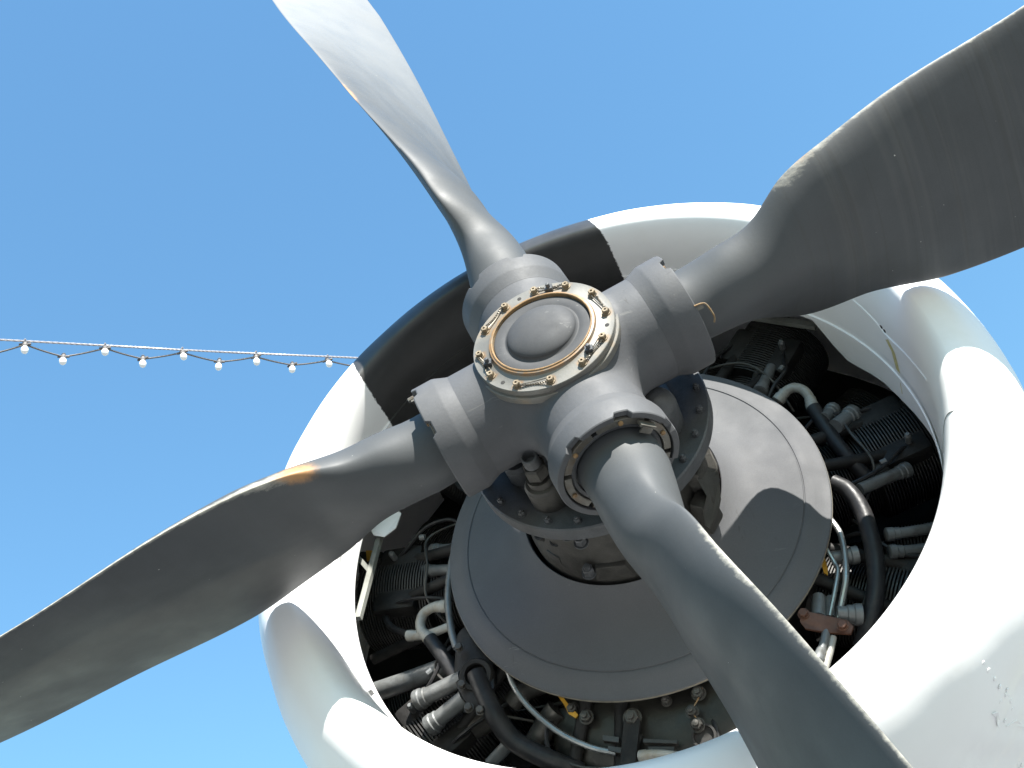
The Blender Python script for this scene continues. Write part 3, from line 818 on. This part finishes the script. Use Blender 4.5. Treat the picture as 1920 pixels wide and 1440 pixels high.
# the dish: turned sheet-metal bowl round the nose case
dp = [(0.1975, 0.385), (0.1975, 0.3625), (0.1995, 0.3605), (0.206, 0.3690), (0.216, 0.3800), (0.230, 0.3905), (0.250, 0.4010), (0.275, 0.4095), (0.305, 0.4155), (0.3405, 0.4195), (0.3415, 0.4215), (0.3432, 0.4215), (0.3442, 0.4200),
      (0.352, 0.4205), (0.362, 0.4250), (0.374, 0.4310), (0.384, 0.4345), (0.3885, 0.4352), (0.3905, 0.4375), (0.3905, 0.4440), (0.388, 0.4470), (0.36, 0.470), (0.30, 0.52)]
V, F = lathe(dp, 160); F = F[:-2]
dish = mesh_obj('dish', V, F, M['dish'], eng, sharp=30)
V, F = lathe([(0.3899, 0.4378), (0.3908, 0.4384), (0.3909, 0.4425), (0.3899, 0.4440)], 160, closed=True)
mesh_obj('dish_rim', V, F, M['rimmetal'], dish)
# red bolt on the dish
c = at(1350, 885, 0.402)
mesh_obj('dish_bolt', *join(hexbolt(c + Vector((0, 0.004, 0)), (0.15, -1, 0.1), 0.0095, 0.012, hole=False), lathe([(0.0062, 0), (0.0062, 0.026), (0.0045, 0.027), (0, 0.027)], 12, c, (0.15, -1, 0.1))), M['redbolt'], dish, smooth=False)

# crankcase drum and firewall
V, F = lathe([(0.30, 0.50), (0.33, 0.52), (0.345, 0.56), (0.345, 1.05)], 72); F = F[:-2]
mesh_obj('crankcase', V, F, M['engine'], eng)
V, F = lathe([(0.78, 0.84), (0.78, 0.85), (0.30, 0.86), (0.30, 0.85)], 72, closed=True)
mesh_obj('baffle_plate', V, F, M['engine'], eng)

# cylinders, fins cut as real grooves
def fin_profile(r0, r1, h0, h1, pitch):
    P = []; t = h0
    while t < h1:
        P += [(r0, t), (r0, t + pitch * 0.42), (r1, t + pitch * 0.46), (r1, t + pitch * 0.92)]; t += pitch
    return P
def cylinder(deg, y, front=True):
    ax = pol(1, deg, 0)
    V, F = join(lathe([(0.062, 0.32), (0.062, 0.36)] + fin_profile(0.066, 0.0845, 0.36, 0.475, 0.0058) + [(0.06, 0.476)], 40, (0, y, 0), ax, up=(0, 1, 0)))
    c = mesh_obj('cylinder', V, F, M['fin'], eng, smooth=False)
    V, F = lathe([(0.07, 0.476)] + fin_profile(0.078, 0.1050, 0.478, 0.640, 0.0064) + [(0.06, 0.642)], 40, (0, y, 0), ax, up=(0, 1, 0))
    mesh_obj('cylinder_head', V, F, M['fin'], c, smooth=False)
    tg = Vector((-ax.z, 0, ax.x))
    if front:
        for s in (-1, 1):
            b = Vector((0, y - 0.07, 0)) + ax * 0.55 + tg * s * 0.055
            hull([b + ax * (i * 0.05) + tg * (j * 0.026) + Vector((0, k * 0.03, 0)) for i in (-1, 1) for j in (-1, 1) for k in (-1, 1)], 'rocker_box', M['engine'], c, bevel=0.012)
            a0 = Vector((0, y - 0.135, 0)) + ax * 0.35 + tg * s * 0.032
            a1 = Vector((0, y - 0.075, 0)) + ax * 0.56 + tg * s * 0.052
            d = (a1 - a0)
            mesh_obj('pushrod_tube', *tube([a0, a0 + d * 0.5, a1], [0.0125, 0.0125, 0.0125], 14, 2), M['engine'] , c)
CY = 0.615
for k in range(9):
    cylinder(15.5 + 40 * k, CY)
for k in range(9):
    cylinder(35.5 + 40 * k, 0.77, False)

# helpers for the plumbing that shows in the opening
def pipe(name, pts, rad, m, seg=14, parent=eng, collars=()):
    P3 = [at(*p) for p in pts]
    o = mesh_obj(name, *tube(P3, rad, seg, 8), M[m], parent)
    r0 = rad if not isinstance(rad, (list, tuple)) else rad[0]
    for c0 in collars:
        i = 0 if c0 == 0 else len(P3) - 1; j = 1 if c0 == 0 else len(P3) - 2
        d = (P3[j] - P3[i]).normalized()
        mesh_obj('pipe_collar', *lathe([(r0 * 1.0, -0.002), (r0 * 1.3, 0.0), (r0 * 1.3, 0.012), (r0 * 1.15, 0.014), (r0 * 1.15, 0.024), (r0, 0.026)], 16, P3[i], d), M[m], o)
    return o
# lower left: pale stub tubes, elbow with black hose, big hose
pipe('stub_tube', [(886, 1026, .50), (812, 1033, .53)], 0.0125, 'tube', collars=(1,))
pipe('stub_tube', [(890, 1066, .50), (797, 1071, .53)], 0.0125, 'tube', collars=(1,))
pipe('stub_tube', [(868, 1272, .47), (783, 1314, .50)], 0.0165, 'tube', collars=(1,))
pipe('stub_tube', [(872, 1308, .47), (806, 1362, .50)], 0.0165, 'tube', collars=(1,))
pipe('intake_pipe', [(690, 1302, .56), (770, 1275, .545), (850, 1245, .53)], 0.0200, 'tube')
pipe('intake_pipe', [(815, 1405, .56), (880, 1370, .545), (945, 1330, .52)], 0.0240, 'case')
pipe('intake_pipe', [(700, 1236, .58), (790, 1195, .55), (815, 1185, .55)], 0.0120, 'engine')
pipe('elbow_pipe', [(838, 1136, .485), (815, 1138, .487), (795, 1150, .49), (788, 1170, .49), (794, 1188, .49), (808, 1200, .49)], 0.0105, 'elbow', collars=(0, 1))
pipe('black_hose', [(806, 1198, .49), (835, 1238, .49), (862, 1278, .48)], 0.0150, 'hose')
pipe('cross_fitting', [(765, 1192, .50), (800, 1190, .495), (850, 1172, .49)], 0.0090, 'elbow', collars=(0,))
pipe('ignition_lead', [(765, 1190, .50), (730, 1172, .53), (722, 1130, .55), (735, 1085, .55), (770, 1068, .54), (797, 1071, .53)], 0.0075, 'hose', 10)
pipe('ignition_lead', [(812, 1033, .53), (775, 1030, .55), (750, 1050, .57)], 0.0075, 'hose', 10)
pipe('black_hose', [(893, 1262, .45), (908, 1300, .455), (930, 1345, .46), (965, 1390, .48), (1030, 1425, .49), (1090, 1450, .52)], 0.0190, 'hose', 18)
pipe('steel_line', [(950, 1250, .46), (962, 1283, .465), (985, 1318, .47), (1020, 1352, .475), (1060, 1380, .48), (1110, 1402, .485), (1155, 1412, .49)], 0.0058, 'steel', 10)
pipe('harness_ring', [(858, 1010, .475), (846, 1060, .475), (840, 1120, .475), (846, 1180, .475), (856, 1215, .475)], 0.0075, 'tube', 12)
# right: elbow, fins, hose and lines
pipe('elbow_pipe', [(1458, 752, .49), (1472, 735, .485), (1490, 727, .48), (1508, 733, .48), (1519, 748, .485), (1524, 766, .49)], 0.0105, 'elbow', collars=(0, 1))
pipe('black_hose', [(1524, 764, .49), (1555, 812, .50), (1590, 858, .51), (1625, 895, .53)], 0.0150, 'hose')
pipe('stub_tube', [(1425, 735, .49), (1446, 690, .52)], 0.0125, 'tube', collars=(0,))
pipe('intake_pipe', [(1420, 725, .52), (1430, 680, .54), (1438, 640, .56)], 0.0160, 'case')
pipe('stub_tube', [(1545, 785, .49), (1562, 768, .52)], 0.0130, 'tube', collars=(1,))
pipe('stub_tube', [(1566, 800, .49), (1600, 775, .52)], 0.0155, 'tube', collars=(1,))
pipe('stub_tube', [(1612, 918, .49), (1660, 897, .51), (1702, 880, .53)], 0.0125, 'tube', collars=(1,))
pipe('intake_pipe', [(1640, 890, .54), (1700, 862, .55), (1775, 825, .57)], 0.0200, 'case')
pipe('stub_tube', [(1662, 1003, .50), (1700, 998, .51), (1760, 988, .53)], 0.0105, 'tube', collars=(0,))
pipe('stub_tube', [(1668, 1035, .50), (1700, 1033, .51), (1760, 1026, .53)], 0.0105, 'tube', collars=(0,))
pipe('black_hose', [(1562, 905, .47), (1590, 920, .47), (1615, 955, .47), (1632, 1005, .47), (1642, 1060, .475), (1642, 1110, .48), (1632, 1165, .49), (1615, 1215, .51)], 0.0165, 'hose', 18)
pipe('steel_line', [(1556, 972, .46), (1575, 1000, .46), (1584, 1040, .46), (1586, 1085, .46), (1580, 1120, .465), (1572, 1160, .47)], 0.0058, 'steel', 10)
pipe('steel_line', [(1550, 1030, .46), (1565, 1056, .465), (1571, 1070, .465), (1566, 1105, .465), (1556, 1155, .47)], 0.0045, 'steel', 10)
pipe('stub_tube', [(1560, 1047, .48), (1608, 1040, .49)], 0.0130, 'tube', collars=(1,))
pipe('stub_tube', [(1570, 1152, .47), (1616, 1152, .48)], 0.0150, 'tube', collars=(1,))
pipe('stub_tube', [(1535, 1158, .47), (1535, 1120, .48)], 0.0130, 'tube')
pipe('stub_tube', [(1557, 1158, .475), (1557, 1122, .485)], 0.0090, 'tube')
pipe('steel_line', [(1545, 1260, .45), (1555, 1225, .455), (1562, 1195, .46)], 0.0066, 'elbow', 10)
pipe('stub_tube', [(1533, 1238, .44), (1545, 1205, .45), (1550, 1180, .46)], 0.0075, 'tube', collars=(0,))
# thin ignition leads and priming lines strung between the cylinders
for k in range(9):
    dg = 15.5 + 40 * k
    for q, (d0, d1, y0, y1, rad) in enumerate(((-13, -6, .505, .545, .0042), (12, 7, .515, .550, .0042), (-19, 19, .530, .535, .0030))):
        j = lambda: (random.random() - .5)
        if q < 2: P3 = [pol(.405, dg + d0, y0), pol(.445 + .01 * j(), dg + d0 + 5 * j(), y0 - .015), pol(.50, dg + (d0 + d1) / 2 + 6 * j(), y0 - .01), pol(.55, dg + d1, y1 - .03), pol(.59, dg + d1, y1)]
        else: P3 = [pol(.43 + .03 * j(), dg + d0, y0), pol(.475 + .03 * j(), dg + d0 / 2, y0 - .03), pol(.48 + .03 * j(), dg, y0 - .04), pol(.47 + .03 * j(), dg + d1 / 2, y0 - .03), pol(.43 + .03 * j(), dg + d1, y1)]
        mesh_obj('ignition_lead' if q < 2 else 'primer_line', *tube(P3, rad, 7, 5), M['hose'] if q < 2 else M['case'], eng)
    mesh_obj('lead_clamp', *lathe([(.0065, -.006), (.0065, .006)], 10, pol(.50, dg + -9.5, .497), pol(1, dg, 0)), M['tube'], eng)
    mesh_obj('spark_plug', *join(hexbolt(pol(.565, dg - 5, .545), (0, -1, 0), .011, .02, hole=False), lathe([(.007, .02), (.007, .05), (.004, .055), (0, .055)], 10, pol(.565, dg - 5, .545), (0, -1, 0))), M['tube'], eng, smooth=False)
# rust-brown bracket
brk = prism([at(1500, 1148, .445), at(1512, 1146, .445), at(1590, 1163, .46), at(1600, 1175, .46), at(1595, 1188, .46), at(1555, 1186, .452), at(1510, 1178, .445), at(1500, 1165, .445)], 0.006)
b = mesh_obj('bracket_arm', *brk, M['copper'], eng, smooth=False); b['label'] = 'rust brown bracket arm'
for (px, py) in ((1507, 1152), (1580, 1174)):
    mesh_obj('bracket_bolt', *hexbolt(at(px, py, .446), (0, -1, 0), 0.0085, 0.010, hole=False), M['copper'], b, smooth=False)
# yellow tags
def tag_plate(pts, Y, t=0.004, m='yellow', name='yellow_tag'):
    return mesh_obj(name, *prism([at(px, py, Y) for px, py in pts], t), M[m], eng, smooth=False)
tag_plate([(1043, 1301), (1053, 1303), (1064, 1318), (1084, 1340), (1080, 1346), (1066, 1338), (1058, 1322)], 0.475)
tag_plate([(1540, 1040), (1547, 1046), (1552, 1066), (1552, 1078), (1545, 1074), (1540, 1056)], 0.48)
tag_plate([(686, 1032), (700, 1032), (702, 1050), (688, 1052)], 0.56, 0.02)
tag_plate([(1408, 604), (1424, 602), (1424, 620), (1410, 622)], 0.62, 0.02)
# lower-left drive housing that the big hose leaves from
hull([at(px, py, Y) for px, py, Y in ((855, 1190, .47), (875, 1170, .47), (925, 1235, .46), (930, 1290, .45), (895, 1335, .45), (868, 1315, .45), (850, 1275, .46),
      (860, 1190, .54), (925, 1240, .54), (930, 1300, .54), (880, 1320, .54))], 'drive_housing', M['engine'], eng, bevel=0.008)
for (px, py) in ((868, 1285), (880, 1328), (902, 1333), (862, 1215)):
    mesh_obj('housing_nut', *hexbolt(at(px, py, .448), (0, -1, 0), 0.008, 0.010, hole=False), M['case'], eng, smooth=False)
V, F = lathe([(0.034, 0.03), (0.034, 0.0), (0.030, -0.006), (0.022, -0.006), (0.020, 0.004)], 28, at(893, 1266, .448), (-0.1, 1, 0.25)); mesh_obj('hose_socket', V, F[:-2], M['engine'], eng)
# oil sump along the bottom with bolts, cover plates, safety wire
hull([at(px, py, Y) for px, py, Y in ((1035, 1330, .50), (1120, 1300, .49), (1330, 1270, .47), (1410, 1330, .48), (1400, 1400, .50), (1200, 1460, .52), (1040, 1440, .53), (1040, 1330, .62), (1400, 1330, .62), (1380, 1400, .64), (1100, 1460, .64))], 'oil_sump', M['sump'], eng, bevel=0.012)
SUMP = bpy.data.objects['oil_sump']
for (px, py, Y, r) in ((1186, 1346, .480, .014), (1100, 1345, .482, .011), (1075, 1330, .485, .010), (1310, 1300, .468, .011), (1298, 1335, .470, .010), (1308, 1360, .474, .011), (1250, 1315, .474, .008)):
    mesh_obj('sump_bolt', *join(hexbolt(at(px, py, Y), (0, -1, -0.2), r, 0.014, hole=False), lathe([(r * .5, 0), (r * .5, 0.02), (0, 0.021)], 10, at(px, py, Y), (0, -1, -0.2))), M['case'], SUMP, smooth=False)
mesh_obj('safety_wire', *tube([at(1316, 1290, .462), at(1310, 1308, .462), at(1298, 1333, .465), at(1308, 1350, .468), at(1314, 1362, .47)], 0.0013, 5, 6), M['rust'], SUMP)
mesh_obj('sump_arm', *prism([at(1170, 1345, .470), at(1186, 1336, .470), at(1200, 1350, .470), at(1190, 1440, .485), at(1162, 1440, .485)], 0.010), M['engine'], SUMP, smooth=False)
for (pts, Y) in (([(1130, 1378), (1160, 1382), (1160, 1392), (1130, 1388)], .480), ([(1140, 1398), (1165, 1402), (1163, 1412), (1140, 1406)], .480), ([(1206, 1385), (1270, 1388), (1270, 1394), (1206, 1392)], .482), ([(1215, 1400), (1265, 1400), (1262, 1412), (1218, 1410)], .484)):
    mesh_obj('cover_clip', *prism([at(px, py, Y) for px, py in pts], 0.012), M['case'], SUMP, smooth=False)
mesh_obj('sump_port', *lathe([(0.022, -0.02), (0.022, 0.003), (0.018, 0.003), (0.017, -0.004), (0, -0.004)], 20, at(1320, 1380, .478), (0, -1, -0.15)), M['dark'], SUMP)
pipe('stub_tube', [(1200, 1418, .48), (1230, 1414, .475), (1275, 1418, .48)], 0.0080, 'elbow', parent=eng, collars=(0,))
pipe('stub_tube', [(920, 1432, .52), (950, 1400, .50), (975, 1380, .49)], 0.0125, 'tube')
pipe('intake_pipe', [(1000, 1400, .53), (1030, 1350, .51), (1045, 1330, .50)], 0.0220, 'case')
pipe('intake_pipe', [(960, 1320, .52), (985, 1295, .51), (1020, 1280, .50)], 0.0200, 'case')
# primer-painted frame members near the duct edge
def strut(name, pts, w, m='frame'):
    P3 = [at(*p) for p in pts]
    for a, b in zip(P3[:-1], P3[1:]):
        d = (b - a); u = d.normalized(); s = u.cross(Vector((0, 1, 0))).normalized(); n = u.cross(s)
        mesh_obj(name, *box((a + b) / 2, u, s, n, d.length, w, 0.012), M[m], eng, smooth=False)
strut('frame_strut', [(714, 1000, .47), (672, 1160, .43)], 0.012)
strut('frame_strut', [(672, 1046, .45), (698, 1076, .46)], 0.010)
strut('frame_strut', [(1400, 592, .50), (1530, 612, .50)], 0.014)
strut('frame_strut', [(1452, 570, .52), (1475, 600, .52)], 0.016)
mesh_obj('baffle_flap', *prism([at(700, 1003, .45), at(720, 1006, .45), at(742, 989, .455), at(752, 962, .47), at(735, 948, .47), at(690, 980, .45)], 0.003), M['cowl'], eng, smooth=False)
for (px, py, Y) in ((695, 1040, .58), (1420, 630, .62)):
    hull([at(px + a, py + b, Y + c) for a in (-22, 26) for b in (-6, 42) for c in (0, 0.05)], 'head_lug', M['engine'], eng, bevel=0.010)

# ------------------------------------------------------------------ string lights
M['cable'] = mat('galvanised_cable', (0.3, 0.29, 0.305), 0.5, metal=0.3, var=0.2, nscale=40, bump=0)
M['cord'] = mat('dull_cord', (0.1, 0.092, 0.088), 0.6, var=0.2, nscale=30, bump=0)
M['bulb'] = mat('white_bulb_glass', (0.82, 0.82, 0.80), 0.18, var=0.03, nscale=10, bump=0)
def dist_at(px): return 11.0 + 1.5 * (max(px, -900) / 620.0)
cabn = thing('support_cable', 'pale twisted steel cable stretched across the blue sky at left', 'cable')
cabn.location = far(0, 637, dist_at(0))
inv = Matrix.Translation(-Vector(cabn.location))
cpx = [(-2600, 420), (-1400, 545), (-260, 623), (0, 637), (197, 648), (342, 656), (480, 663), (614, 668.5), (760, 676), (1000, 690)]
CP = [inv @ far(px, py, dist_at(px)) for px, py in cpx]
dense = catmull(CP, 40)
st = []
for ph in (0, 2.1, 4.2):
    pts = []
    for i, p_ in enumerate(dense):
        a = ph + i * 0.9
        pts.append(p_ + Vector((0, math.cos(a), math.sin(a))) * 0.0052)
    st.append(tube(pts, 0.0068, 6, 1))
mesh_obj('cable_strand', *join(*st), M['cable'], cabn)
cord = thing('festoon_cord', 'thin dark light cord looping below the pale cable', 'light cord')
cord.location = far(0, 650, dist_at(0)); invc = Matrix.Translation(-Vector(cord.location))
SOCK = [(47, 646), (119, 669), (197, 653), (268, 673), (342, 661), (411, 678.5), (480, 669), (548, 684.5), (614, 676)]
path = [(-420, 620), (-250, 652), (-180, 634), (-100, 640), (-25, 666)] + SOCK + [(680, 689), (745, 683)]
pts = []
for (x0, y0), (x1, y1) in zip(path[:-1], path[1:]):
    for k in range(6):
        t = k / 6; xx = x0 + (x1 - x0) * t; yy = y0 + (y1 - y0) * t + 1.2 * math.sin(math.pi * t)
        pts.append(invc @ far(xx, yy, dist_at(xx)))
mesh_obj('cord_line', *tube(pts, 0.0085, 6, 1), M['cord'], cord)
for i in (0, 2, 4, 6, 8):
    x, y = SOCK[i]; cx_, cy_ = x, 637 + (x * 0.0525)
    mesh_obj('cable_clip', *tube([invc @ far(cx_ + 1, cy_ - 4, dist_at(x)), invc @ far(cx_ - 2, cy_ + 1, dist_at(x)), invc @ far(x, y, dist_at(x))], 0.010, 6, 3), M['cable'], cord)
ordn = ['first', 'second', 'third', 'fourth', 'fifth', 'sixth', 'seventh', 'eighth', 'ninth']
def bulb(i):
    x, y = SOCK[i]; p_ = far(x, y, dist_at(x))
    high = i % 2 == 0
    lab = ('leftmost white bulb, clipped up against the steel cable' if i == 0 else
           'white bulb clipped to the cable right beside the white cowling' if i == 8 else
           '%s white bulb from the left, %s' % (ordn[i], 'clipped up against the steel cable' if high else 'hanging low in a cord loop'))
    t = thing('light_bulb', lab, 'light bulb', 'white bulbs on the string of lights')
    t.location = p_; t.rotation_euler = ((rng.random() - .5) * 0.35, R(-6 + 16 * (rng.random() - .5)) if high else R(4 + 10 * (rng.random() - .5)), rng.random() * 0.6)
    return t
proto = None
for i in range(9):
    t = bulb(i)
    if proto is None:
        V, F = lathe([(0.0, 0.052), (0.016, 0.05), (0.022, 0.035), (0.026, 0.02), (0.026, -0.028), (0.021, -0.034)], 16, (0, 0, 0), (0, 0, 1))
        s = mesh_obj('socket', *join((V, F), lathe([(0.013, -0.055), (0.013, 0.055)], 8, (0, 0, 0.004), (1, 0, 0))), M['cord'], t)
        gp = [(0.018, -0.030), (0.021, -0.038), (0.030, -0.055), (0.0355, -0.075), (0.0345, -0.095), (0.027, -0.112), (0.014, -0.122), (0.0, -0.124)]
        V, F = lathe(gp, 20, (0, 0, 0), (0, 0, 1)); gl = mesh_obj('bulb_globe', V, F[:-1], M['bulb'], t, sharp=0)
        proto = (s, gl)
    else:
        for q in proto:
            c = q.copy(); COL.objects.link(c); c.parent = t
